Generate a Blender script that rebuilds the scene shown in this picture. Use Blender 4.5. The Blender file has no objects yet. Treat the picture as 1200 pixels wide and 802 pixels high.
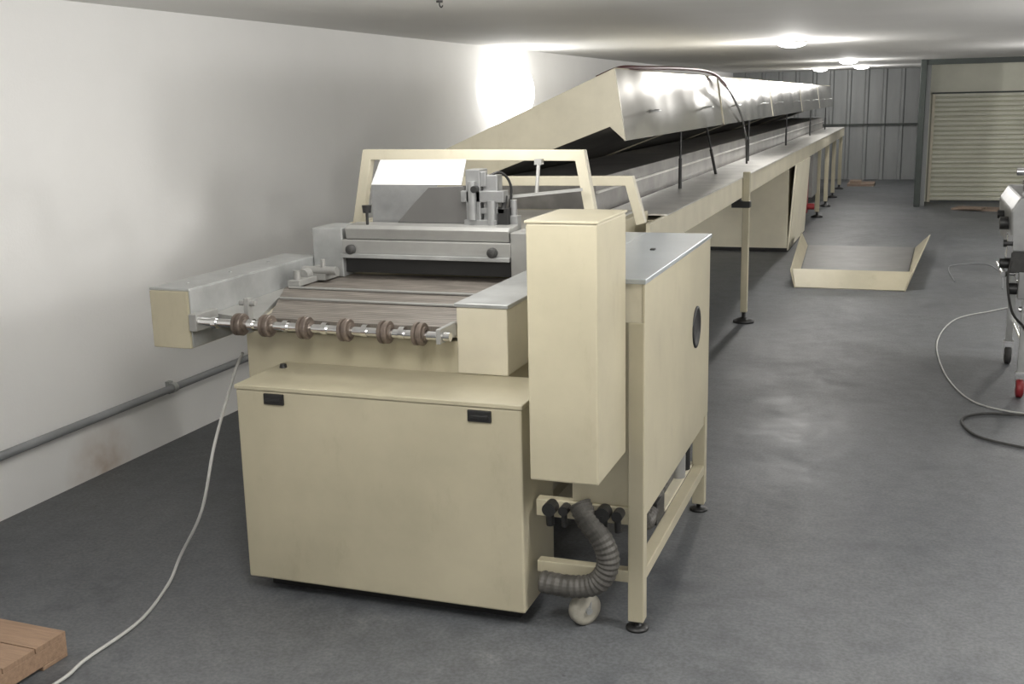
import bpy, math, random, bmesh
import numpy as np
from mathutils import Vector, Matrix
random.seed(4)
sc=bpy.context.scene
col=sc.collection
sc.view_settings.view_transform='Standard'
try: sc.view_settings.look='None'
except Exception: pass

# ---------------------------------------------------------------- materials
def mat(name,color,rough=.5,metal=0.,var=.08,scale=3.,bump=0.,bscale=60.,dark=None,stretch=(1,1,1),spec=None,rvar=0.,bdist=.01,grime=None):
    m=bpy.data.materials.new(name);m.use_nodes=True;nt=m.node_tree;b=nt.nodes['Principled BSDF']
    tc=nt.nodes.new('ShaderNodeNewGeometry')
    mp=nt.nodes.new('ShaderNodeMapping');mp.inputs['Scale'].default_value=stretch
    nt.links.new(tc.outputs['Position'],mp.inputs['Vector'])
    n=nt.nodes.new('ShaderNodeTexNoise');n.inputs['Scale'].default_value=scale;n.inputs['Detail'].default_value=6;n.inputs['Roughness'].default_value=.6
    nt.links.new(mp.outputs[0],n.inputs['Vector'])
    cr=nt.nodes.new('ShaderNodeValToRGB');cr.color_ramp.elements[0].position=.3;cr.color_ramp.elements[1].position=.7
    d=dark if dark else tuple(c*(1-var*2) for c in color)
    l=tuple(min(1,c*(1+var)) for c in color)
    cr.color_ramp.elements[0].color=(*d,1);cr.color_ramp.elements[1].color=(*l,1)
    nt.links.new(n.outputs['Fac'],cr.inputs['Fac'])
    out=cr.outputs['Color']
    if grime:
        n3=nt.nodes.new('ShaderNodeTexNoise');n3.inputs['Scale'].default_value=7;n3.inputs['Detail'].default_value=10;n3.inputs['Roughness'].default_value=.75
        mp3=nt.nodes.new('ShaderNodeMapping');mp3.inputs['Scale'].default_value=(1,1,.35);nt.links.new(tc.outputs['Position'],mp3.inputs['Vector']);nt.links.new(mp3.outputs[0],n3.inputs['Vector'])
        r3=nt.nodes.new('ShaderNodeMapRange');r3.inputs['From Min'].default_value=.56;r3.inputs['From Max'].default_value=.78;r3.inputs['To Max'].default_value=.4
        nt.links.new(n3.outputs['Fac'],r3.inputs['Value'])
        mx=nt.nodes.new('ShaderNodeMix');mx.data_type='RGBA';mx.inputs['B'].default_value=(*grime,1)
        nt.links.new(r3.outputs[0],mx.inputs['Factor']);nt.links.new(out,mx.inputs['A']);out=mx.outputs['Result']
    nt.links.new(out,b.inputs['Base Color'])
    b.inputs['Roughness'].default_value=rough;b.inputs['Metallic'].default_value=metal
    if spec is not None: b.inputs['Specular IOR Level'].default_value=spec
    if rvar:
        mr=nt.nodes.new('ShaderNodeMapRange');mr.inputs['To Min'].default_value=rough-rvar;mr.inputs['To Max'].default_value=rough+rvar
        nt.links.new(n.outputs['Fac'],mr.inputs['Value']);nt.links.new(mr.outputs[0],b.inputs['Roughness'])
    if bump:
        n2=nt.nodes.new('ShaderNodeTexNoise');n2.inputs['Scale'].default_value=bscale;n2.inputs['Detail'].default_value=1 if bscale<5 else 2
        nt.links.new(mp.outputs[0],n2.inputs['Vector'])
        bp=nt.nodes.new('ShaderNodeBump');bp.inputs['Strength'].default_value=bump;bp.inputs['Distance'].default_value=bdist
        nt.links.new(n2.outputs['Fac'],bp.inputs['Height']);nt.links.new(bp.outputs[0],b.inputs['Normal'])
    return m
def emis(name,color,s):
    m=bpy.data.materials.new(name);m.use_nodes=True;b=m.node_tree.nodes['Principled BSDF']
    b.inputs['Base Color'].default_value=(*color,1);b.inputs['Emission Color'].default_value=(*color,1);b.inputs['Emission Strength'].default_value=s
    return m
CREAM=mat('cream_paint',(.475,.435,.315),.45,var=.08,scale=1.6,grime=(.29,.25,.17))
CREAM2=mat('pale_cream_paint',(.59,.55,.43),.45,var=.06,scale=3,grime=(.40,.35,.25))
LITCREAM=mat('lit_cream_paint',(.80,.75,.60),.45,var=.04,scale=3)  # cream lightened to stand in for light below the bed
GALV=mat('galvanised_steel',(.45,.46,.455),.4,.5,var=.12,scale=5,rvar=.08)
STEEL=mat('stainless_steel',(.62,.60,.55),.17,1.,var=.10,scale=.8,rvar=.06,bump=.45,bscale=1.1,bdist=.06)
BEDST=mat('bed_stainless_steel',(.72,.71,.68),.3,.6,var=.12,scale=3)
ALU=mat('aluminium_grey',(.36,.36,.345),.42,.3,var=.08,scale=4)
CHROME=mat('chrome',(.8,.8,.8),.15,1.,var=.03)
DKSTEEL=mat('dark_lining_steel',(.17,.165,.155),.42,.5,var=.2,scale=3)
CHAMB=mat('chamber_steel',(.27,.262,.25),.38,.4,var=.2,scale=3)
BLACK=mat('black_plastic',(.018,.018,.018),.45,var=.1)
RUBBER=mat('dark_grey_rubber',(.05,.05,.048),.6,var=.2,scale=20)
BRUB=mat('black_rubber',(.02,.019,.018),.5,var=.2,scale=20)
ROLL=mat('brown_rubber',(.18,.145,.12),.45,.25,var=.2,scale=20)
WHITEP=mat('white_plastic',(.75,.75,.72),.4,var=.04)
BEIGE=mat('beige_plastic',(.40,.38,.32),.5,var=.15,scale=10)
RED=mat('red_plastic',(.28,.025,.03),.45,var=.1)
DRED=mat('dark_red_hose',(.07,.011,.012),.45,var=.1)
WOOD=mat('raw_pine_wood',(.31,.205,.135),.75,var=.12,scale=5,stretch=(1,10,10),bump=.2,bscale=30)
CARD=mat('brown_cardboard',(.24,.18,.14),.8,var=.12)
CEILM=mat('ceiling_paint',(.79,.785,.765),.8,var=.02,scale=.8)
GREYW=mat('unseen_wall_grey',(.34,.335,.32),.8,var=.04,scale=.8)  # grey picked for unseen walls to darken reflections and cut fill
CORR=mat('grey_corrugated_steel',(.255,.265,.265),.5,.1,var=.08,scale=1.5,stretch=(3,3,.4))
SHUT=mat('beige_shutter_steel',(.62,.62,.52),.5,.0,var=.04,scale=2)
GREEN=mat('dark_green_paint',(.03,.04,.035),.5,var=.15)
HOSE=mat('grey_duct',(.105,.10,.09),.55,.1,var=.2,scale=15)
PVC=mat('grey_pvc',(.26,.27,.28),.5,var=.08)
CABLE=mat('white_cable',(.48,.48,.46),.5,var=.04)
LAMP=emis('lamp_glass',(1,.98,.95),14)
WGLOW=emis('wall_lamp_glow',(1,.99,.97),5)
FILM=mat('milky_plastic_sheet',(.82,.83,.83),.2,.2,var=.08,scale=3)
HOPP=mat('hopper_grey',(.12,.118,.114),.5,.1)
SIDESH=mat('side_sheet_grey',(.32,.325,.325),.35,.5,var=.15,scale=4)
TOPG=mat('grey_top',(.46,.49,.51),.3,.35,var=.05)
DULL=mat('dull_brown_steel',(.15,.147,.14),.5,.1,var=.12,scale=3)
def wall_mat():
    m=mat('white_wall_paint',(.83,.83,.82),.75,var=.02,scale=.8,bump=.12,bscale=70)
    nt=m.node_tree;b=nt.nodes['Principled BSDF'];N=nt.nodes.new;L=nt.links.new
    src=b.inputs['Base Color'].links[0].from_socket
    g=N('ShaderNodeNewGeometry');last=src
    nz=N('ShaderNodeTexNoise');nz.inputs['Scale'].default_value=9;nz.inputs['Detail'].default_value=8;L(g.outputs['Position'],nz.inputs['Vector'])
    for p,r,c,s in (((-1.74,1.15,.02),.34,(.34,.20,.09,1),1.0),((-1.74,3.2,.2),.7,(.5,.48,.44,1),.4)):
        d=N('ShaderNodeVectorMath');d.operation='DISTANCE';d.inputs[1].default_value=p;L(g.outputs['Position'],d.inputs[0])
        mr=N('ShaderNodeMapRange');mr.inputs['From Min'].default_value=r;mr.inputs['From Max'].default_value=0;mr.inputs['To Max'].default_value=s;L(d.outputs['Value'],mr.inputs['Value'])
        mu=N('ShaderNodeMath');mu.operation='MULTIPLY';L(mr.outputs[0],mu.inputs[0]);L(nz.outputs['Fac'],mu.inputs[1])
        mx=N('ShaderNodeMix');mx.data_type='RGBA';L(mu.outputs[0],mx.inputs['Factor']);L(last,mx.inputs['A']);mx.inputs['B'].default_value=c;last=mx.outputs['Result']
    L(last,b.inputs['Base Color'])
    return m
WALLM=wall_mat()
def belt_mat():
    m=mat('wire_belt',(.245,.22,.193),.5,.25,var=.16,scale=5,stretch=(1,3,1));nt=m.node_tree;b=nt.nodes['Principled BSDF']
    src=b.inputs['Base Color'].links[0].from_socket
    g=nt.nodes.new('ShaderNodeNewGeometry')
    w=nt.nodes.new('ShaderNodeTexWave');w.bands_direction='Y';w.inputs['Scale'].default_value=11;w.inputs['Distortion'].default_value=1.0;w.inputs['Detail'].default_value=2
    w2=nt.nodes.new('ShaderNodeTexWave');w2.bands_direction='X';w2.inputs['Scale'].default_value=30
    nt.links.new(g.outputs['Position'],w.inputs['Vector']);nt.links.new(g.outputs['Position'],w2.inputs['Vector'])
    r=nt.nodes.new('ShaderNodeMapRange');r.inputs['To Min'].default_value=.66;r.inputs['To Max'].default_value=1.18;nt.links.new(w.outputs['Fac'],r.inputs['Value'])
    r2=nt.nodes.new('ShaderNodeMapRange');r2.inputs['To Min'].default_value=.85;r2.inputs['To Max'].default_value=1.1;nt.links.new(w2.outputs['Fac'],r2.inputs['Value'])
    mu=nt.nodes.new('ShaderNodeMath');mu.operation='MULTIPLY';nt.links.new(r.outputs[0],mu.inputs[0]);nt.links.new(r2.outputs[0],mu.inputs[1])
    vm=nt.nodes.new('ShaderNodeVectorMath');vm.operation='SCALE';nt.links.new(src,vm.inputs[0]);nt.links.new(mu.outputs[0],vm.inputs['Scale']);nt.links.new(vm.outputs[0],b.inputs['Base Color'])
    bp=nt.nodes.new('ShaderNodeBump');bp.inputs['Strength'].default_value=.3;bp.inputs['Distance'].default_value=.006
    nt.links.new(w.outputs['Fac'],bp.inputs['Height']);nt.links.new(bp.outputs[0],b.inputs['Normal'])
    return m
BELT=belt_mat()
def floor_mat():
    m=bpy.data.materials.new('worn_concrete');m.use_nodes=True;nt=m.node_tree;b=nt.nodes['Principled BSDF'];N=nt.nodes.new;Lk=nt.links.new
    g=N('ShaderNodeNewGeometry')
    def noise(s,d,r):
        n=N('ShaderNodeTexNoise');n.inputs['Scale'].default_value=s;n.inputs['Detail'].default_value=d;n.inputs['Roughness'].default_value=r;Lk(g.outputs['Position'],n.inputs['Vector']);return n
    def ramp(n,p0,c0,p1,c1):
        c=N('ShaderNodeValToRGB');c.color_ramp.elements[0].position=p0;c.color_ramp.elements[0].color=(*c0,1);c.color_ramp.elements[1].position=p1;c.color_ramp.elements[1].color=(*c1,1);Lk(n.outputs['Fac'],c.inputs['Fac']);return c.outputs['Color']
    n1=noise(.55,8,.62);n2=noise(9,8,.7);n3=noise(2.2,10,.75);n4=noise(14,6,.6);n5=noise(1.1,9,.8);n6=noise(60,3,.6)
    out=ramp(n1,.35,(.094,.101,.109),.70,(.134,.139,.143))
    for c in (ramp(n2,.3,(.76,.76,.77),.7,(1.10,1.10,1.10)),ramp(n3,.60,(1,1,1),.75,(1.4,1.38,1.34)),ramp(n4,.68,(1,1,1),.75,(.5,.5,.5)),ramp(n5,.36,(.66,.66,.68),.47,(1,1,1)),ramp(n6,.4,(.85,.85,.85),.6,(1.12,1.12,1.12))):
        mx=N('ShaderNodeMix');mx.data_type='RGBA';mx.blend_type='MULTIPLY';mx.inputs['Factor'].default_value=1
        Lk(out,mx.inputs['A']);Lk(c,mx.inputs['B']);out=mx.outputs['Result']
    Lk(out,b.inputs['Base Color'])
    b.inputs['Specular IOR Level'].default_value=.4
    mr=N('ShaderNodeMapRange');mr.inputs['From Min'].default_value=.35;mr.inputs['From Max'].default_value=.65;mr.inputs['To Min'].default_value=.42;mr.inputs['To Max'].default_value=.64;Lk(n5.outputs['Fac'],mr.inputs['Value']);Lk(mr.outputs[0],b.inputs['Roughness'])
    bp=N('ShaderNodeBump');bp.inputs['Strength'].default_value=.15;bp.inputs['Distance'].default_value=.01;Lk(n2.outputs['Fac'],bp.inputs['Height']);Lk(bp.outputs[0],b.inputs['Normal'])
    return m
FLOORM=floor_mat()

# ---------------------------------------------------------------- mesh helpers
class G:
    def __init__(s): s.v=[];s.f=[];s.m=[];s.sm=[]
    def add(s,vs,fs,mi=0,smooth=False):
        o=len(s.v);s.v+= [tuple(v) for v in vs];s.f+=[tuple(i+o for i in f) for f in fs];s.m+=[mi]*len(fs);s.sm+=[smooth]*len(fs);return s
    def box(s,x0,x1,y0,y1,z0,z1,mi=0):
        vs=[(x,y,z) for x in (x0,x1) for y in (y0,y1) for z in (z0,z1)]
        return s.add(vs,[(0,1,3,2),(4,6,7,5),(0,4,5,1),(2,3,7,6),(0,2,6,4),(1,5,7,3)],mi)
    def prism(s,pts,y0,y1,mi=0):
        n=len(pts);vs=[(x,y0,z) for x,z in pts]+[(x,y1,z) for x,z in pts]
        fs=[tuple(range(n)),tuple(range(2*n-1,n-1,-1))]+[(i,i+n,(i+1)%n+n,(i+1)%n) for i in range(n)]
        return s.add(vs,fs,mi)
    def prismx(s,pts,x0,x1,mi=0):
        n=len(pts);vs=[(x0,y,z) for y,z in pts]+[(x1,y,z) for y,z in pts]
        fs=[tuple(range(n)),tuple(range(2*n-1,n-1,-1))]+[(i,i+n,(i+1)%n+n,(i+1)%n) for i in range(n)]
        return s.add(vs,fs,mi)
    def cyl(s,p0,p1,r,r2=None,n=24,mi=0):
        r2=r if r2 is None else r2
        p0=Vector(p0);p1=Vector(p1);d=(p1-p0).normalized();a=d.orthogonal().normalized();b=d.cross(a)
        vs=[];
        for p,rr in ((p0,r),(p1,r2)):
            for i in range(n):
                t=2*math.pi*i/n;vs.append(p+a*math.cos(t)*rr+b*math.sin(t)*rr)
        s.add(vs,[(i,(i+1)%n,(i+1)%n+n,i+n) for i in range(n)],mi,True)
        s.add(vs[:n],[tuple(range(n-1,-1,-1))],mi);s.add(vs[n:],[tuple(range(n))],mi);return s
    def rings(s,axis0,axis,prof,n=28,mi=0,smooth=True):
        p=Vector(axis0);d=Vector(axis).normalized();a=d.orthogonal().normalized();b=d.cross(a);vs=[]
        for t,r in prof:
            for i in range(n):
                u=2*math.pi*i/n;vs.append(p+d*t+(a*math.cos(u)+b*math.sin(u))*max(r,1e-4))
        k=len(prof);fs=[(j*n+i,j*n+(i+1)%n,(j+1)*n+(i+1)%n,(j+1)*n+i) for j in range(k-1) for i in range(n)]
        s.add(vs,fs,mi,smooth);return s
    def tube(s,pts,r,n=10,sub=8,mi=0,ripple=0.,rp=.02):
        P=[Vector(p) for p in pts];path=[]
        if sub>1 and len(P)>2:
            for i in range(len(P)-1):
                a=P[max(i-1,0)];b=P[i];c=P[i+1];d=P[min(i+2,len(P)-1)]
                for k in range(sub):
                    t=k/sub;path.append(.5*((2*b)+(c-a)*t+(2*a-5*b+4*c-d)*t*t+(3*b-a-3*c+d)*t**3))
            path.append(P[-1])
        else: path=P
        up=(path[1]-path[0]).normalized().orthogonal();vs=[]
        for i,p in enumerate(path):
            d=(path[min(i+1,len(path)-1)]-path[max(i-1,0)]).normalized()
            up=(up-d*up.dot(d));up=up.normalized() if up.length>1e-6 else d.orthogonal().normalized();b=d.cross(up)
            rr=r*(1+ripple*(1 if i%2 else -1))
            for k in range(n):
                u=2*math.pi*k/n;vs.append(p+(up*math.cos(u)+b*math.sin(u))*rr)
        m=len(path)
        s.add(vs,[(j*n+i,j*n+(i+1)%n,(j+1)*n+(i+1)%n,(j+1)*n+i) for j in range(m-1) for i in range(n)],mi,ripple==0)
        s.add(vs[:n],[tuple(range(n-1,-1,-1))],mi);s.add(vs[-n:],[tuple(range(n))],mi);return s
    def bar(s,p0,p1,w,h,mi=0,up=(0,1,0)):
        p0=Vector(p0);p1=Vector(p1);d=(p1-p0).normalized();u=Vector(up);a=d.cross(u).normalized();b=a.cross(d).normalized()
        vs=[p+a*sx*w/2+b*sy*h/2 for p in (p0,p1) for sx,sy in ((-1,-1),(1,-1),(1,1),(-1,1))]
        return s.add(vs,[(3,2,1,0),(4,5,6,7),(0,1,5,4),(1,2,6,5),(2,3,7,6),(3,0,4,7)],mi)
PW={}
def E(name,loc,label,cat,**kw):
    o=bpy.data.objects.new(name,None);o.empty_display_size=.2;o.location=loc;col.objects.link(o)
    o['label']=label;o['category']=cat
    for k,v in kw.items(): o[k]=v
    PW[o.name]=Vector(loc);return o
def obj(name,g,mats,parent=None,bevel=0.,label=None,cat=None,kind=None,group=None):
    V=np.array([tuple(v) for v in g.v]);c=Vector(((V.min(0)+V.max(0))/2).tolist())
    if parent is None and kind is None: c.z=float(V[:,2].min())
    me=bpy.data.meshes.new(name);me.from_pydata([tuple(Vector(v)-c) for v in g.v],[],g.f)
    if not isinstance(mats,(list,tuple)): mats=[mats]
    for m in mats: me.materials.append(m)
    for p,mi,s in zip(me.polygons,g.m,g.sm): p.material_index=mi;p.use_smooth=s
    bm=bmesh.new();bm.from_mesh(me);bmesh.ops.recalc_face_normals(bm,faces=bm.faces);bm.to_mesh(me);bm.free()
    me.update()
    o=bpy.data.objects.new(name,me);o.location=c;col.objects.link(o)
    if parent is not None:
        o.parent=parent;o.matrix_parent_inverse=Matrix.Translation(-PW[parent.name])
    PW[o.name]=c.copy()
    if bevel:
        md=o.modifiers.new('bevel','BEVEL');md.width=bevel;md.segments=2;md.limit_method='ANGLE'
    if label:o['label']=label
    if cat:o['category']=cat
    if kind:o['kind']=kind
    if group:o['group']=group
    return o

# ---------------------------------------------------------------- room
XW=-1.739;XR=7.0;ZC=2.695;YF=-7.0
obj('floor',G().box(XW-.1,XR+.1,YF-.1,25.7,-.1,0),FLOORM,kind='structure',label='worn dark blue-grey concrete floor with stains')
obj('ceiling',G().box(XW-.1,XR+.1,YF-.1,25.7,ZC,ZC+.1),CEILM,kind='structure',label='low plain off-white ceiling')
obj('wall_left',G().box(XW-.1,XW,YF-.1,25.7,0,ZC),WALLM,kind='structure',label='plain white painted wall')
obj('wall_right',G().box(XR,XR+.1,YF-.1,25.7,0,ZC),GREYW,kind='structure',label='plain unseen wall, grey to dim reflections')
obj('wall_front',G().box(XW,XR,YF-.1,YF,0,ZC),GREYW,kind='structure',label='plain unseen wall, grey to dim reflections')
g=G();x=XW;p=.42
prof=[(0,0),(.30,0),(.33,.035),(.39,.035),(.42,0)]
xs=[]
while x<2.86:
    for dx,dy in prof[:-1]: xs.append((x+dx,25.5-dy))
    x+=p
xs=[q for q in xs if q[0]<2.86]+[(2.86,25.5)]
vs=[(a,b,0) for a,b in xs]+[(a,b,ZC) for a,b in xs];n=len(xs)
g.add(vs,[(i,i+1,i+1+n,i+n) for i in range(n-1)])
g.box(XW,2.86,25.52,25.6,0,ZC)
obj('wall_back',g,CORR,kind='structure',label='grey ribbed sheet metal wall')
obj('trim_1',G().box(XW,2.80,25.40,25.45,1.34,1.38),GREEN,kind='structure',label='dark horizontal girt across the ribbed metal wall')
obj('wall_partition',G().box(2.86,2.95,18.5,25.5,0,ZC),CORR,kind='structure',label='grey sheet metal partition wall')
obj('trim_2',G().box(2.76,2.87,18.33,18.49,0,ZC),GREEN,bevel=.01,kind='structure',label='dark green steel corner post')
obj('trim_3',G().box(2.87,XR,18.36,18.46,2.60,ZC),GREEN,kind='structure',label='dark green steel ceiling beam')
g=G();g.box(2.95,XR,19.5,19.6,2.05,ZC);g.box(2.95,3.0,19.42,19.6,0,2.05);g.box(5.1,XR,19.5,19.6,0,2.05)
obj('wall_shutter',g,SHUT,kind='structure',label='beige painted panel wall around the roller shutter')
sh=E('door_1',(4.05,19.45,0),'closed beige slatted steel roller shutter','roller shutter',kind='structure')
z=.02;prof=[]
while z<2.06:
    prof+= [(19.44,z),(19.40,z+.02),(19.40,z+.07),(19.44,z+.085)];z+=.09
n=len(prof);g=G();g.add([(3.05,a,b) for a,b in prof]+[(5.05,a,b) for a,b in prof],[(i,i+1,i+1+n,i+n) for i in range(n-1)])
obj('shutter_curtain',g,SHUT,sh)
g=G();g.box(3.0,3.06,19.36,19.47,0,2.08);obj('guide_rail',g,CREAM2,sh,.005)
g=G();g.box(5.04,5.10,19.36,19.47,0,2.08);obj('guide_rail',g,CREAM2,sh,.005)
g=G();g.box(3.0,5.10,19.34,19.48,2.07,2.10);obj('recess_strip',g,GREEN,sh,.005)  # dark strip stands in for the shaded recess above the shutter

# wall pipe
g=G();g.cyl((XW+.045,-5,.36),(XW+.045,11,.36),.024)
wp=obj('wall_pipe',g,PVC,label='grey conduit pipe running low along the white wall',cat='pipe')
for y in (-2.2,-.2,1.8,3.8,5.8):
    g=G();g.box(XW,XW+.03,y-.02,y+.02,.32,.40);g.cyl((XW+.045,y-.02,.36),(XW+.045,y+.02,.36),.031)
    obj('pipe_clip',g,GALV,wp)
g=G();g.cyl((XW+.045,2.75,.36),(XW+.045,2.95,.36),.036);g.cyl((XW+.045,2.85,.36),(XW+.045,2.85,.5),.03)
obj('pipe_coupling',g,PVC,wp)

# lights
def plight(name,loc,e,r,c=(1,.975,.94)):
    l=bpy.data.lights.new(name,'POINT');l.energy=e;l.shadow_soft_size=r;l.color=c;o=bpy.data.objects.new(name,l);o.location=loc;col.objects.link(o);return o
LZ=2.21
wl=E('wall_lamp',(XW,8.3,LZ),'wall lamp, its bright oval widened to the glow on the white wall','lamp')
def ellipse(x0,x1,ry,rz,n=40):
    g=G();g.prismx([(8.3+ry*math.cos(2*math.pi*i/n),LZ+rz*math.sin(2*math.pi*i/n)) for i in range(n)],x0,x1);return g
obj('lamp_base',ellipse(XW,XW+.02,.82,.36),WHITEP,wl)
obj('lamp_glass',ellipse(XW+.02,XW+.06,.88,.40),WGLOW,wl,.02)  # oval glass widened to stand in for the glow on the wall
for dy in (-.45,.45): plight('wall_lamp_light',(XW+.22,8.3+dy,LZ-.08),7,.06)
cl=[(1.35,9.24,110),(1.54,17.2,78),(1.56,21.9,52),(.6,23.2,38)]
added_fill=[(1.3,-1.5,88),(3.9,-.2,146),(3.2,-4.6,104),(5.4,5.2,225),(5.3,12.5,165),(.6,1.2,32)]  # unseen lamps added to fill the room with light
for i,(x,y,e) in enumerate(cl+added_fill):
    lp=E('ceiling_or_fill_light',(x,y,ZC),'round ceiling lamp, switched on, some added out of view as fill','ceiling light',group='round ceiling lamps')
    g=G();g.rings((x,y,ZC),(0,0,-1),[(0,.18),(.012,.18),(.02,.16),(.02,.001)]);obj('trim_ring',g,WHITEP,lp)
    g=G();g.rings((x,y,ZC-.018),(0,0,-1),[(0,.158),(.02,.15),(.035,.12),(.045,.07),(.05,.001)]);obj('lens',g,LAMP,lp)
    plight('lamp_or_fill_light',(x,y,ZC-(.16 if i<4 else .42)),e,.06 if i<4 else .28)
g=G();g.cyl((0,2.37,ZC),(0,2.37,ZC-.012),.02);g.tube([(0,2.37,ZC-.01),(0,2.37,ZC-.03),(.01,2.37,ZC-.04),(.02,2.37,ZC-.03)],.004)
obj('ceiling_hook',g,RUBBER,label='small dark metal hook hanging from the ceiling',cat='hook')

# ---------------------------------------------------------------- printing machine
M=E('printing_machine',(.6,.9,0),'cream sheet-fed coating machine with wire belt and open head frame','machine')
fc=obj('front_cabinet',G().box(0,1.294,0,.40,.065,.925),CREAM,M,.008,label='wide low cream sheet steel cabinet')
g=G();g.prismx([(-.006,.925),(-.006,.945),(.41,.95),(.41,.925)],-.004,1.30);obj('cabinet_lid',g,CREAM,fc,.004)
for x0,x1,z0,z1 in ((.14,.235,.868,.915),(1.07,1.17,.865,.912)):
    g=G();g.box(x0,x1,-.010,.004,z0,z1);g.box(x0+.012,x1-.012,-.015,-.004,z0+.012,z1-.018)
    obj('latch',g,BLACK,fc,.003,label='black recessed flush latch')
g=G();g.cyl((.05,.31,.947),(.05,.31,.965),.018,.014);obj('lid_knob',g,BLACK,fc)
g=G();g.box(.06,1.24,.09,.38,0,.066);obj('gap_block',g,BLACK,fc)  # black block stands in for the shaded gap under the cabinet
bb=obj('base_cabinet',G().box(-.2,1.085,.41,2.6,.08,1.09),CREAM,M,.006)
for x in (-.1,1.0):
    for y in (.6,2.4):
        g=G();g.cyl((x,y,0),(x,y,.02),.04);g.cyl((x,y,.019),(x,y,.085),.018);obj('base_foot',g,BLACK,bb)
sb=obj('side_cover',G().box(.868,1.10,.395,1.34,.952,1.245),CREAM2,M,.006,label='cream side cover with galvanised steel top')
obj('cover_top_plate',G().box(.861,1.107,.388,1.345,1.245,1.262),GALV,sb,.003)
ar=obj('infeed_arm',G().box(-.589,-.384,.24,1.42,1.024,1.290),CREAM,M,.006,label='projecting cream box arm with galvanised steel side')
obj('arm_top_plate',G().box(-.594,-.379,.25,1.42,1.290,1.302),GALV,ar,.003)
obj('arm_side_plate',G().box(-.384,-.376,.25,1.42,1.03,1.295),GALV,ar,.002)
for y in (.4,.75,1.1):
    g=G();g.cyl((-.49,y,1.300),(-.49,y,1.306),.008,n=10);obj('arm_screw',g,GALV,ar)
obj('deck',G().box(-.375,.866,.43,1.5,1.10,1.145),CREAM2,M,.004)
g=G();nn=40
def bx0(y): return -.08 if y<.45 else max(-.34,-.08-.26*min(1,(y-.45)/.55))
vs=[]
for i in range(nn+1):
    y=.34+(1.5-.34)*i/nn;z=1.165+.025*min(1,(y-.34)/.8);x0=bx0(y)
    for k in range(7): vs.append((x0+(.86-x0)*k/6,y,z+.002*math.sin(y*40+k)))
g.add(vs,[(j*7+i,j*7+i+1,(j+1)*7+i+1,(j+1)*7+i) for j in range(nn) for i in range(6)],0,True)
g.add(vs[:7]+[(a,.34,c-.045) for a,b,c in vs[:7]],[(i,i+1,i+8,i+7) for i in range(6)])
obj('wire_belt',g,BELT,M,label='brown-grey woven wire conveyor belt')
for y,z,x0 in ((.72,1.186,-.2),(.98,1.193,-.3)):
    g=G();g.cyl((x0,y,z),(.86,y,z),.007,n=12);obj('cross_rod',g,ALU,M)
g=G();g.add([(-.372,.42,1.16),(-.09,.34,1.155),(-.34,1.05,1.185),(-.372,1.5,1.19),(-.372,.42,1.14),(-.09,.34,1.135),(-.34,1.05,1.165),(-.372,1.5,1.17)],[(0,1,2,3),(7,6,5,4),(0,4,5,1),(1,5,6,2),(2,6,7,3),(3,7,4,0)])
obj('guide_plate',g,ALU,M)
shf=obj('roller_shaft',G().cyl((-.37,.25,1.155),(.90,.25,1.145),.019),CHROME,M,label='polished steel shaft carrying rubber rollers')
for x in (-.12,.02,.21,.41,.60,.76):
    g=G();zz=1.151;g.rings((x-.030,.25,zz),(1,0,0),[(0,.018),(0,.032),(.008,.032),(.008,.047),(.012,.050),(.024,.050),(.026,.042),(.034,.042),(.036,.050),(.048,.050),(.052,.047),(.052,.032),(.060,.032),(.060,.018)],n=32,smooth=False)
    obj('roller',g,ROLL,shf,label='dull brown grooved rubber feed roller')
g=G();g.box(-.375,-.335,.225,.40,1.11,1.19);obj('shaft_bracket',g,ALU,shf,.004)
g=G();g.box(.845,.866,.22,.40,1.115,1.18);obj('shaft_bracket',g,ALU,shf,.004)
g=G();g.box(-.13,-.105,.30,.34,1.10,1.26);g.cyl((-.16,.32,1.235),(-.08,.32,1.235),.012);obj('guide_post',g,ALU,shf,.003)
for x in (-.25,-.06,.115,.31,.505,.68):
    g=G();g.cyl((x-.012,.25,1.152),(x+.012,.25,1.152),.027);obj('shaft_collar',g,CHROME,shf)
g=G()
g.box(-.36,-.20,1.18,1.34,1.20,1.235);g.cyl((-.34,1.20,1.25),(-.14,1.20,1.25),.022);g.cyl((-.30,1.12,1.235),(-.30,1.30,1.235),.03);g.cyl((-.22,1.20,1.225),(-.22,1.20,1.31),.012);g.box(-.32,-.25,1.0,1.2,1.195,1.225)
g.cyl((-.29,1.05,1.22),(-.29,1.05,1.27),.018)
obj('belt_tensioner',g,ALU,M,.003,label='small grey metal belt tensioning mechanism')
hb=obj('head_crossbar',G().box(-.19,.775,1.36,1.50,1.318,1.395),ALU,M,.006,label='grey aluminium cross beam over the belt')
g=G();g.prismx([(1.375,1.398),(1.365,1.455),(1.39,1.47),(1.52,1.475),(1.52,1.398)],-.17,.765);obj('upper_beam',g,ALU,hb,.004)
g=G();g.box(-.19,.775,1.335,1.36,1.30,1.322);obj('beam_lip',g,GALV,hb,.003)
obj('wiper_blade',G().box(-.19,.78,1.40,1.43,1.215,1.318),BLACK,hb,label='black rubber wiper strip')
for x in (-.13,.68):
    g=G();g.rings((x,1.359,1.345),(0,-1,0),[(0,.026),(.025,.026),(.032,.02),(.032,.001)]);obj('beam_knob',g,RUBBER,hb,label='black round clamp knob')
g=G();g.box(-.372,-.19,1.37,1.62,1.19,1.455);obj('end_bracket',g,GALV,hb,.006)
g=G();g.box(.775,.90,1.36,1.62,1.19,1.45);obj('end_bracket',g,ALU,hb,.006)
g=G();g.cyl((-.06,1.42,1.47),(-.06,1.42,1.537),.008);g.cyl((-.06,1.42,1.535),(-.06,1.42,1.575),.022,.026);obj('clamp_screw',g,BLACK,hb)
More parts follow.
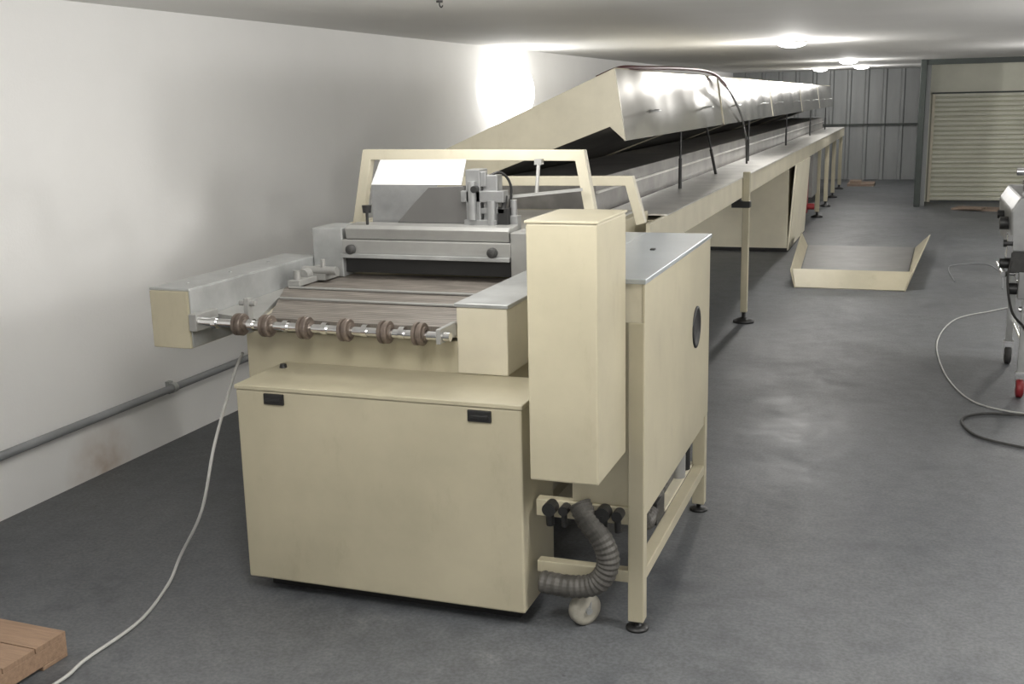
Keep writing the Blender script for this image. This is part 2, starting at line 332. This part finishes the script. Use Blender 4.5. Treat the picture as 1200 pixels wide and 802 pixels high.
g=G();g.box(-.372,1.10,1.62,3.08,1.09,1.40);hh=obj('head_housing',g,CREAM,M,.006)
obj('housing_plate',G().box(-.30,1.05,1.63,2.9,1.40,1.412),BEDST,hh,.003)
def arch(pts,y,w,name,lab):
    P=[Vector((a,b)) for a,b in pts];L=[];R_=[]
    for i,p in enumerate(P):
        d0=(p-P[i-1]).normalized() if i>0 else (P[1]-p).normalized()
        d1=(P[i+1]-p).normalized() if i<len(P)-1 else d0
        n0=Vector((-d0.y,d0.x));n1=Vector((-d1.y,d1.x));nn_=(n0+n1).normalized();k=(w/2)/max(.3,nn_.dot(n0))
        L.append(p+nn_*k);R_.append(p-nn_*k)
    vs=[];n=len(P)
    for a,b in zip(L,R_):
        vs+=[(a.x,y-w/2,a.y),(b.x,y-w/2,b.y),(b.x,y+w/2,b.y),(a.x,y+w/2,a.y)]
    fs=[(3,2,1,0),(4*(n-1),4*(n-1)+1,4*(n-1)+2,4*(n-1)+3)]
    for i in range(n-1):
        for k in range(4): fs.append((4*i+k,4*i+(k+1)%4,4*i+4+(k+1)%4,4*i+4+k))
    return obj(name,G().add(vs,fs),CREAM2,M,.004,label=lab)
arch([(-.31,1.41),(-.225,1.825),(1.025,1.815),(1.10,1.41)],1.8,.058,'head_frame','cream square-tube guard frame')
arch([(-.30,1.41),(-.24,1.64),(1.17,1.645),(1.24,1.40)],2.3,.055,'head_frame','lower cream square-tube guard frame')
for x0,x1 in ((1.02,1.085),(-.36,-.28)):
    g=G();g.box(x0,x1,1.78,2.32,1.405,1.44);obj('frame_rail',g,CREAM2,M,.004)
cg=obj('print_carriage',G().box(-.10,.56,1.56,1.68,1.412,1.47),ALU,M,.004,label='grey metal carriage with milky sheet and clamps')
def hexa(q,dy=.008):
    g=G();g.add(list(q)+[(a,b+dy,c-.003) for a,b,c in q],[(0,1,2,3),(7,6,5,4),(0,4,5,1),(1,5,6,2),(2,6,7,3),(3,7,4,0)]);return g
obj('milky_sheet',hexa([(-.09,1.545,1.675),(.44,1.545,1.675),(.44,1.62,1.805),(-.065,1.62,1.805)]),FILM,cg,label='rigid glossy milky plastic panel')
obj('side_sheet',hexa([(-.09,1.545,1.47),(.30,1.545,1.47),(.30,1.546,1.673),(-.09,1.546,1.673)],.006),SIDESH,cg,label='grey galvanised sheet')
g=G();g.prism([(.08,1.475),(.16,1.56),(.27,1.665),(.47,1.672),(.52,1.475)],1.50,1.535);obj('ink_hopper',g,HOPP,cg,.003,label='dark grey trapezoid hopper plate')
g=G();g.box(.49,.57,1.48,1.60,1.42,1.76);g.box(.58,.66,1.50,1.58,1.46,1.73);g.cyl((.53,1.47,1.50),(.53,1.47,1.70),.022);g.box(.46,.70,1.48,1.56,1.59,1.65);g.cyl((.63,1.49,1.46),(.63,1.49,1.60),.026);g.box(.48,.66,1.47,1.53,1.44,1.50)
g.box(.52,.70,1.49,1.55,1.53,1.56);g.box(.70,.76,1.52,1.58,1.412,1.52);g.cyl((.73,1.55,1.52),(.73,1.55,1.60),.018);g.box(.56,.60,1.49,1.52,1.67,1.75)
obj('clamp_block',g,SIDESH,cg,.004)
g=G();g.cyl((.55,1.485,1.66),(.55,1.44,1.66),.018);g.tube([(.6,1.52,1.72),(.66,1.56,1.74),(.70,1.6,1.66),(.68,1.6,1.5)],.007)
obj('clamp_lever',g,BLACK,cg)
g=G();g.box(.66,.72,1.49,1.56,1.47,1.56);g.cyl((.69,1.50,1.55),(.69,1.53,1.62),.014);obj('clamp_screw',g,BLACK,cg,.003)
g=G();g.bar((.60,1.62,1.60),(1.05,1.74,1.64),.016,.016,up=(0,0,1));g.cyl((.81,1.69,1.62),(.81,1.74,1.80),.010);g.box(.79,.83,1.72,1.76,1.77,1.80)
obj('support_rod',g,ALU,cg)
cb=obj('control_box',G().box(1.433,1.689,-.312,.095,.759,1.690),CREAM,M,.007,label='tall narrow cream electrical control box')
obj('box_lid',G().box(1.429,1.694,-.318,.098,1.690,1.700),CREAM,cb,.003)
obj('mount_plate',G().box(1.45,1.68,.095,.112,.8,1.6),GALV,cb)
sd=obj('side_cabinet',G().box(1.46,1.745,.125,1.55,.523,1.420),CREAM,M,.005,label='cream sheet metal side cabinet on open leg frame')
obj('side_panel',G().box(1.745,1.758,.112,1.563,.523,1.425),CREAM,sd,.003)
obj('inner_cabinet',G().box(1.12,1.46,.75,1.55,.523,1.420),CREAM,sd,.003)
obj('top_plate',G().box(1.44,1.764,.10,1.57,1.420,1.440),TOPG,sd,.003,label='smooth grey metal top plate')
obj('top_plate',G().box(1.10,1.44,.74,1.57,1.420,1.440),TOPG,sd,.003,label='smooth grey metal top plate')
g=G();g.rings((1.757,1.20,1.04),(1,0,0),[(0,.10),(.006,.10),(.008,.085),(.004,.08),(.004,.001)]);obj('vent',g,BLACK,sd,label='round black vent opening')
g=G();g.box(1.60,1.62,.9,.93,1.438,1.447);obj('top_catch',g,BLACK,sd)
obj('front_strip',G().box(1.68,1.745,.112,.125,1.27,1.42),CREAM2,sd)
for (x,y) in ((1.725,.14),(1.725,1.53),(1.15,.44),(1.15,1.53)):
    lg=obj('leg',G().box(x-.032,x+.032,y-.03,y+.03,.04,.53 if (y>.3 or x<1.5) else 1.27),CREAM,sd,.004)
    g=G();g.rings((x,y,0),(0,0,1),[(0,.001),(0,.046),(.010,.046),(.016,.024),(.016,.012),(.045,.012),(.045,.001)]);obj('foot',g,BLACK,lg)
def rail(*b,nm='lower_rail'):
    g=G();g.box(*b);obj(nm,g,CREAM,sd,.004)
rail(1.70,1.755,.17,1.50,.205,.255);rail(1.12,1.18,.47,1.50,.205,.255)
rail(1.31,1.70,.115,.165,.205,.255);rail(1.18,1.70,1.50,1.55,.205,.255)
rail(1.31,1.70,.115,.165,.45,.523,nm='upper_rail');rail(1.71,1.75,.17,1.50,.47,.523,nm='upper_rail')
g=G();g.box(1.18,1.70,.8,1.45,.255,.27);obj('shelf',g,CREAM2,sd,.002)
g=G();g.rings((1.45,1.0,.37),(0,1,0),[(0,.001),(0,.085),(.03,.10),(.30,.10),(.33,.085),(.34,.001)]);g.box(1.38,1.52,1.05,1.25,.265,.30)
obj('blower',g,RUBBER,sd,label='dark grey blower motor on the lower shelf')
g=G();g.cyl((1.63,.6,.33),(1.63,1.35,.33),.035);g.cyl((1.63,.9,.33),(1.63,1.1,.33),.05);obj('pipe',g,HOSE,sd)
g=G();g.tube([(1.66,.5,.50),(1.67,.6,.40),(1.66,.9,.38),(1.68,1.2,.46),(1.66,1.4,.50)],.022);obj('air_hose',g,RUBBER,sd)
g=G();g.tube([(1.68,.35,.52),(1.69,.42,.36),(1.68,.55,.31),(1.67,.7,.34),(1.68,.85,.42),(1.68,.95,.52)],.03,n=14,sub=10,ripple=.08);obj('air_hose',g,HOSE,sd)
for y in (1.25,1.38):
    g=G();g.cyl((1.67,y,.27),(1.67,y,.42),.035);g.cyl((1.67,y,.42),(1.67,y,.45),.025);obj('air_filter',g,BLACK if y>1.3 else ALU,sd)
g=G();g.box(1.62,1.70,.62,.78,.255,.36);obj('valve_box',g,BLACK,sd,.004)
g=G();g.tube([(1.50,.095,.53),(1.54,.07,.47),(1.605,.06,.39),(1.625,.06,.30),(1.58,.06,.215),(1.48,.06,.185),(1.345,.07,.185)],.045,n=20,sub=9,ripple=.045);obj('duct_hose',g,HOSE,sd,label='thick ribbed grey flexible duct hose')
g=G();ax=Vector((.75,-.66,0)).normalized();wc=Vector((1.51,.12,.068));c0=wc-ax*.028
g.rings(c0,ax,[(0,.001),(0,.045),(.004,.062),(.012,.068),(.044,.068),(.052,.062),(.056,.045),(.056,.001)]);obj('castor_wheel',g,BEIGE,sd,label='pale beige castor wheel')
g=G();g.cyl(wc-ax*.04,wc+ax*.04,.014);g.bar(wc+ax*.034,Vector((1.50,.16,.15))+ax*.034,.02,.006);g.bar(wc-ax*.034,Vector((1.50,.16,.15))-ax*.034,.02,.006);g.cyl((1.50,.15,.145),(1.50,.15,.21),.03)
obj('castor_fork',g,GALV,sd)
for x,r in ((1.38,.028),(1.44,.020),(1.60,.030),(1.66,.022)):
    g=G();g.cyl((x,.06,.50),(x,.12,.50),r);g.cyl((x,.075,.50),(x,.085,.43),r*.6);obj('cable_connector',g,BLACK,sd,label='black cable connector')

# ---------------------------------------------------------------- tunnel dryer
T=E('tunnel_dryer',(.4,12.5,0),'long cream tunnel conveyor with raised stainless hood lids','conveyor dryer')
Y0,Y1=3.1,22.65
obj('bed',G().box(-.46,1.19,Y0,Y1,1.20,1.335),CREAM2,T,.004)
g=G();g.box(1.19,1.217,2.62,Y1,1.185,1.365);obj('side_rail',g,CREAM2,T,.004,label='cream painted steel side rail')
g=G();g.box(-.485,-.46,2.62,Y1,1.185,1.50);obj('side_rail',g,CREAM2,T,.004)
g=G();g.box(.78,1.222,Y0,Y1,1.365,1.375);obj('steel_edge',g,BEDST,T,label='stainless steel bed edge')
g=G();g.box(-.3,.78,Y0,Y1+.3,1.336,1.362);obj('conveyor_belt',g,BELT,T)
g=G();g.box(.05,.74,Y0+.04,Y1,1.36,1.60);ch=obj('inner_chamber',g,CHAMB,T,.004,label='dark steel inner heating chamber')
g=G();g.box(.74,.755,Y0+.04,Y1,1.50,1.515);obj('chamber_trim',g,BEDST,ch)
A=(-.45,1.73);B=(.87,2.29);C=(.94,1.84);D=(.84,1.93);Ee=(.40,1.77);Fp=(-.45,1.46)
secs=[(3.13,7.02),(7.14,11.1),(11.22,15.2),(15.32,18.9),(19.02,22.65)]
for i,(a,b) in enumerate(secs):
    hd=obj('hood',G().prism([(-.44,1.71),(.86,2.27),(.925,1.86),(.84,1.935),(.40,1.775),(-.44,1.47)],a+.02,b-.02),DKSTEEL,T,label='raised angled hood lid, cream ends and stainless side')
    obj('hood_side',G().prism([(.873,2.29),(.945,1.84),(.93,1.838),(.858,2.28)],a,b),STEEL,hd,label='satin stainless steel side skin')
    obj('hood_top',G().prism([(-.455,1.735),(.873,2.298),(.86,2.275),(-.445,1.715)],a,b),CREAM2,hd)
    obj('hood_end',G().prism([A,B,C,D,Ee,Fp],a-.012,a+.02),CREAM2,hd)  # paler cream on the hood ends in place of light reaching them
    obj('hood_end',G().prism([A,B,C,D,Ee,Fp],b-.02,b+.008),CREAM2,hd)
    for yy in (a+.9,b-.7):
        g=G();g.tube([(.905,yy-.08,2.02),(.955,yy-.07,2.015),(.955,yy+.07,2.015),(.905,yy+.08,2.02)],.007,sub=4)
        obj('handle',g,GALV,hd,label='small steel grab handle')
    for yy,dy in (((a+2.0,0),(b-.12,-.6)) if i==0 else ((a+2.0,0),)):
        g=G();g.cyl((.905,yy,1.375),(.905,yy+dy,1.87),.009,n=12);g.cyl((.905,yy,1.375),(.905,yy+dy*.5,1.62),.014,n=12)
        obj('gas_strut',g,BLACK,T,label='black gas strut holding the hood open')
for y in (6.55,16.2,18.2,20.2,22.4):
    for x in (1.165,-.42):
        zt=1.19;hw=.037
        if y<7 and x>0: x=1.25;zt=1.42;hw=.031
        lg=obj('leg',G().box(x-hw,x+hw,y-.036,y+.036,.10,zt),CREAM,T,.005)
        g=G();g.rings((x,y,0),(0,0,1),[(0,.001),(0,.10),(.02,.10),(.04,.05),(.05,.02),(.10,.02),(.10,.001)]);obj('foot',g,BLACK,lg,label='black round levelling foot')
g=G();g.box(1.12,1.29,6.50,6.60,1.09,1.15);g.box(1.12,1.20,6.505,6.595,1.09,1.20);obj('leg_clamp',g,BLACK,T,.004)
uc=obj('under_cabinet',G().box(-.3,1.13,11.6,14.2,.02,1.185),LITCREAM,T,.006,label='cream cabinet under the conveyor bed')
g=G();g.add([(1.13,11.6,.02),(1.215,11.5,1.185),(1.215,13.6,1.185),(1.13,14.0,.02),(1.15,11.6,.02),(1.235,11.5,1.185),(1.235,13.6,1.185),(1.15,14.0,.02)],[(0,1,2,3),(7,6,5,4),(0,4,5,1),(1,5,6,2),(2,6,7,3),(3,7,4,0)])
obj('cabinet_door',g,LITCREAM,uc)
g=G();g.box(-.3,1.13,11.585,11.6,.0,.05);obj('plinth',g,BLACK,uc)
g=G();g.box(1.0,1.17,15.0,15.9,.45,1.185);obj('junction_box',g,ALU,T,.005)
g=G();g.cyl((1.13,14.5,.35),(1.25,14.5,.35),.05);g.box(1.05,1.14,14.4,14.6,.25,1.185);obj('stop_button',g,RED,T,label='red control on a bracket')
g=G();g.tube([(.72,3.25,2.24),(.84,3.4,2.30),(.885,3.9,2.31),(.89,5.0,2.33),(.89,6.2,2.335),(.915,6.75,2.30),(.95,7.1,2.21)],.016,n=12)
obj('hood_hose',g,DRED,T,label='dark red rubber hose')
g=G();g.tube([(.95,7.1,2.21),(.958,7.6,2.08),(.965,8.14,1.89),(.965,8.5,1.65),(.965,8.6,1.375)],.011,n=12)
obj('hood_hose',g,BRUB,T,label='black rubber hose')

# ---------------------------------------------------------------- floor tray
tr=E('metal_cover',(2.1,10.1,0),'removed cream sheet metal cover lying open on the floor','metal cover')
def sheet(q,t=.012):
    a,b,c,d=[Vector(p) for p in q];n=(b-a).cross(d-a).normalized()*t
    g=G();g.add([a,b,c,d,a+n,b+n,c+n,d+n],[(3,2,1,0),(4,5,6,7),(0,1,5,4),(1,2,6,5),(2,3,7,6),(3,0,4,7)]);return g
obj('cover_base',sheet([(1.55,8.72,.003),(2.68,8.72,.003),(2.78,12.3,.003),(1.36,12.3,.003)],.008),DULL,tr,label='dull brown-grey inner face')
obj('front_flange',sheet([(1.53,8.62,.004),(2.68,8.62,.004),(2.74,8.82,.18),(1.48,8.82,.18)]),CREAM,tr)
obj('side_flange',sheet([(1.35,12.3,.004),(1.53,8.62,.004),(1.46,8.82,.18),(1.26,12.3,.19)]),CREAM,tr)
obj('side_flange',sheet([(2.68,8.62,.004),(2.79,12.3,.004),(2.97,12.3,.19),(2.75,8.82,.18)]),CREAM,tr)

# ---------------------------------------------------------------- cables
g=G();g.tube([(-.30,.52,.95),(-.345,.50,.84),(-.20,.10,.63),(-.24,.02,.34),(-.38,.02,.10),(-.38,-.08,.008),(-.27,-.42,.008),(-.26,-.76,.008),(-.24,-.95,.008),(-.3,-1.4,.008)],.0075,n=8)
obj('hanging_cable',g,CABLE,label='thin white cable hanging from the machine onto the floor',cat='cable')
g=G();g.tube([(3.7,7.9,.007),(3.51,7.64,.007),(3.15,7.11,.007),(2.97,6.09,.007),(2.99,4.99,.007),(3.11,4.24,.007),(3.29,3.94,.007),(3.6,3.82,.007)],.006,n=8)
obj('floor_cable',g,CABLE,label='thin white cable looping over the floor',cat='cable')
g=G();g.tube([(3.21,9.4,.006),(3.17,10.3,.006),(3.25,10.7,.006),(3.61,10.87,.006),(3.74,10.2,.006),(3.72,9.54,.006),(3.68,9.0,.006)],.005,n=8)
obj('floor_cable',g,PVC,label='pale grey cable curl lying on the floor',cat='cable')
g=G();g.tube([(3.62,3.80,.011),(3.40,3.80,.011),(3.20,3.77,.011),(3.08,3.62,.011),(3.09,3.40,.011),(3.17,3.21,.011),(3.36,3.08,.011),(3.6,3.0,.011)],.009,n=8)
obj('floor_hose',g,RUBBER,label='dark rubber hose curled on the floor',cat='hose')

# ---------------------------------------------------------------- pallet
pl=E('wooden_pallet',(-.8,-1.2,0),'raw pine wooden pallet lying on the floor','pallet')
def rot(g,c,a):
    ca,sa=math.cos(a),math.sin(a)
    g.v=[(c[0]+(x-c[0])*ca-(y-c[1])*sa,c[1]+(x-c[0])*sa+(y-c[1])*ca,z) for x,y,z in g.v];return g
px0,py1=-.36,-.745
for i in range(6):
    y=py1-i*.16;obj('deck_board',rot(G().box(px0-1.1,px0,y-.155,y,.085,.107),(px0,py1),-.03),WOOD,pl,.002)
for i in range(3):
    x=px0-.1-i*.45;obj('bearer',rot(G().box(x,x+.1,py1-.93,py1,.018,.085),(px0,py1),-.03),WOOD,pl,.003)
for i in range(3):
    y=py1-i*.4;obj('bottom_board',rot(G().box(px0-1.1,px0,y-.13,y,.0,.018),(px0,py1),-.03),WOOD,pl,.003)

# ---------------------------------------------------------------- cardboard
g=G();g.box(3.45,4.25,17.7,18.2,0,.03);g.box(3.6,4.0,17.6,18.0,.029,.05);obj('cardboard_sheet',rot(g,(3.8,17.9),-.3),CARD,label='flattened brown cardboard on the floor by the shutter',cat='cardboard')
g=G();g.box(1.3,1.9,23.2,24.0,0,.06);g.box(1.35,1.6,23.3,23.7,.059,.12);obj('cardboard_sheet',g,CARD,label='low brown cardboard pile by the ribbed metal wall',cat='cardboard')

# ---------------------------------------------------------------- right-hand equipment
SX=.05
def TR(g):
    g.v=[(x+SX,y,z) for x,y,z in g.v];return g
R=E('steel_trolley',(3.85+SX,4.8,0),'grey steel equipment stand on castors with clamps and knobs','machine stand')
g=G();g.prism([(3.30,1.02),(3.28,1.30),(3.34,1.40),(4.25,1.40),(4.3,1.30),(4.3,1.02)],4.3,5.4);obj('body',TR(g),SIDESH,R,.015)
g=G();g.box(3.42,4.2,4.4,5.2,1.40,1.45);g.cyl((3.40,4.42,1.39),(3.40,4.42,1.60),.02);g.cyl((3.31,4.42,1.56),(3.52,4.42,1.56),.026);g.box(3.36,3.46,4.36,4.48,1.395,1.47);g.cyl((3.50,4.42,1.44),(3.50,4.42,1.66),.014);obj('clamp_head',TR(g),CHROME,R,.003)
for c in (((3.23,4.5,1.20),(3.29,4.5,1.20),.045),((3.24,4.9,1.22),(3.29,4.9,1.22),.03),((3.24,4.40,.93),(3.32,4.40,.93),.035),((3.30,4.36,.76),(3.40,4.36,.76),.04),((3.25,4.32,1.08),(3.31,4.32,1.08),.025)):
    g=G();g.cyl(*c);obj('knob',TR(g),BLACK,R)
g=G();g.box(3.30,3.46,4.3,4.75,.88,1.02);obj('drive_unit',TR(g),RUBBER,R,.003)
g=G();g.box(3.36,3.46,4.28,4.38,.70,.885);obj('gear_case',TR(g),SIDESH,R,.005)
g=G();g.box(3.27,3.31,4.30,4.42,.98,1.14);obj('side_clamp',TR(g),CHROME,R,.004)
g=G();g.cyl((3.27,4.34,.86),(3.27,4.9,.86),.02);g.cyl((3.27,4.4,.86),(3.36,4.4,.86),.014);obj('grip_bar',TR(g),CHROME,R)
g=G();g.box(3.34,4.28,4.32,4.42,.84,.89);obj('cross_rail',TR(g),CHROME,R,.003)
g=G();g.tube([(3.33,4.33,1.03),(3.29,4.28,.85),(3.33,4.26,.62),(3.42,4.28,.50),(3.46,4.3,.40)],.009);obj('air_line',TR(g),BRUB,R)
for p0,p1 in (((3.38,4.34,.62),(4.25,4.34,.62)),((3.42,5.38,.66),(4.25,5.38,.66)),((3.44,4.36,.35),(3.44,5.38,.35))):
    g=G();g.cyl(p0,p1,.018);obj('cross_rail',TR(g),CHROME,R)
for x in (3.42,4.22):
    for y in (4.32,5.38):
        lg=obj('leg',TR(G().box(x-.024,x+.024,y-.02,y+.02,.18,1.03)),GALV,R,.003)
        fr=(x<4 and y<5)
        g=G();g.rings((x-.025,y,.065),(1,0,0),[(0,.001),(0,.05),(.006,.065),(.044,.065),(.05,.05),(.05,.001)]);obj('castor_wheel',TR(g),RED if fr else RUBBER,lg,label='red castor wheel' if fr else 'dark grey castor wheel')
        g=G();g.box(x-.036,x-.028,y-.02,y+.02,.07,.17);g.box(x+.028,x+.036,y-.02,y+.02,.07,.17);g.box(x-.036,x+.036,y-.03,y+.03,.165,.182);obj('castor_fork',TR(g),CHROME,lg)

# ---------------------------------------------------------------- world, camera
w=bpy.data.worlds.new('w');sc.world=w;w.use_nodes=True;w.node_tree.nodes['Background'].inputs[0].default_value=(.8,.85,.9,1);w.node_tree.nodes['Background'].inputs[1].default_value=.3
f=1295.93;yaw,pitch,roll=.346,.214,.022
cyw,syw=math.cos(yaw),math.sin(yaw);cp,sp=math.cos(pitch),math.sin(pitch);cr,sr=math.cos(roll),math.sin(roll)
F=Vector((-syw*cp,cyw*cp,-sp));Rr=Vector((cyw,syw,0));Dn=F.cross(Rr)
R2=cr*Rr+sr*Dn;D2=-sr*Rr+cr*Dn
cam=bpy.data.cameras.new('camera');cam.sensor_width=36;cam.sensor_fit='HORIZONTAL';cam.lens=f/1200*36;cam.clip_end=200;cam.clip_start=.05
co=bpy.data.objects.new('camera',cam);col.objects.link(co)
U=-D2;Bk=-F
co.matrix_world=Matrix(((R2.x,U.x,Bk.x,2.674),(R2.y,U.y,Bk.y,-3.915),(R2.z,U.z,Bk.z,2.1),(0,0,0,1)))
sc.camera=co
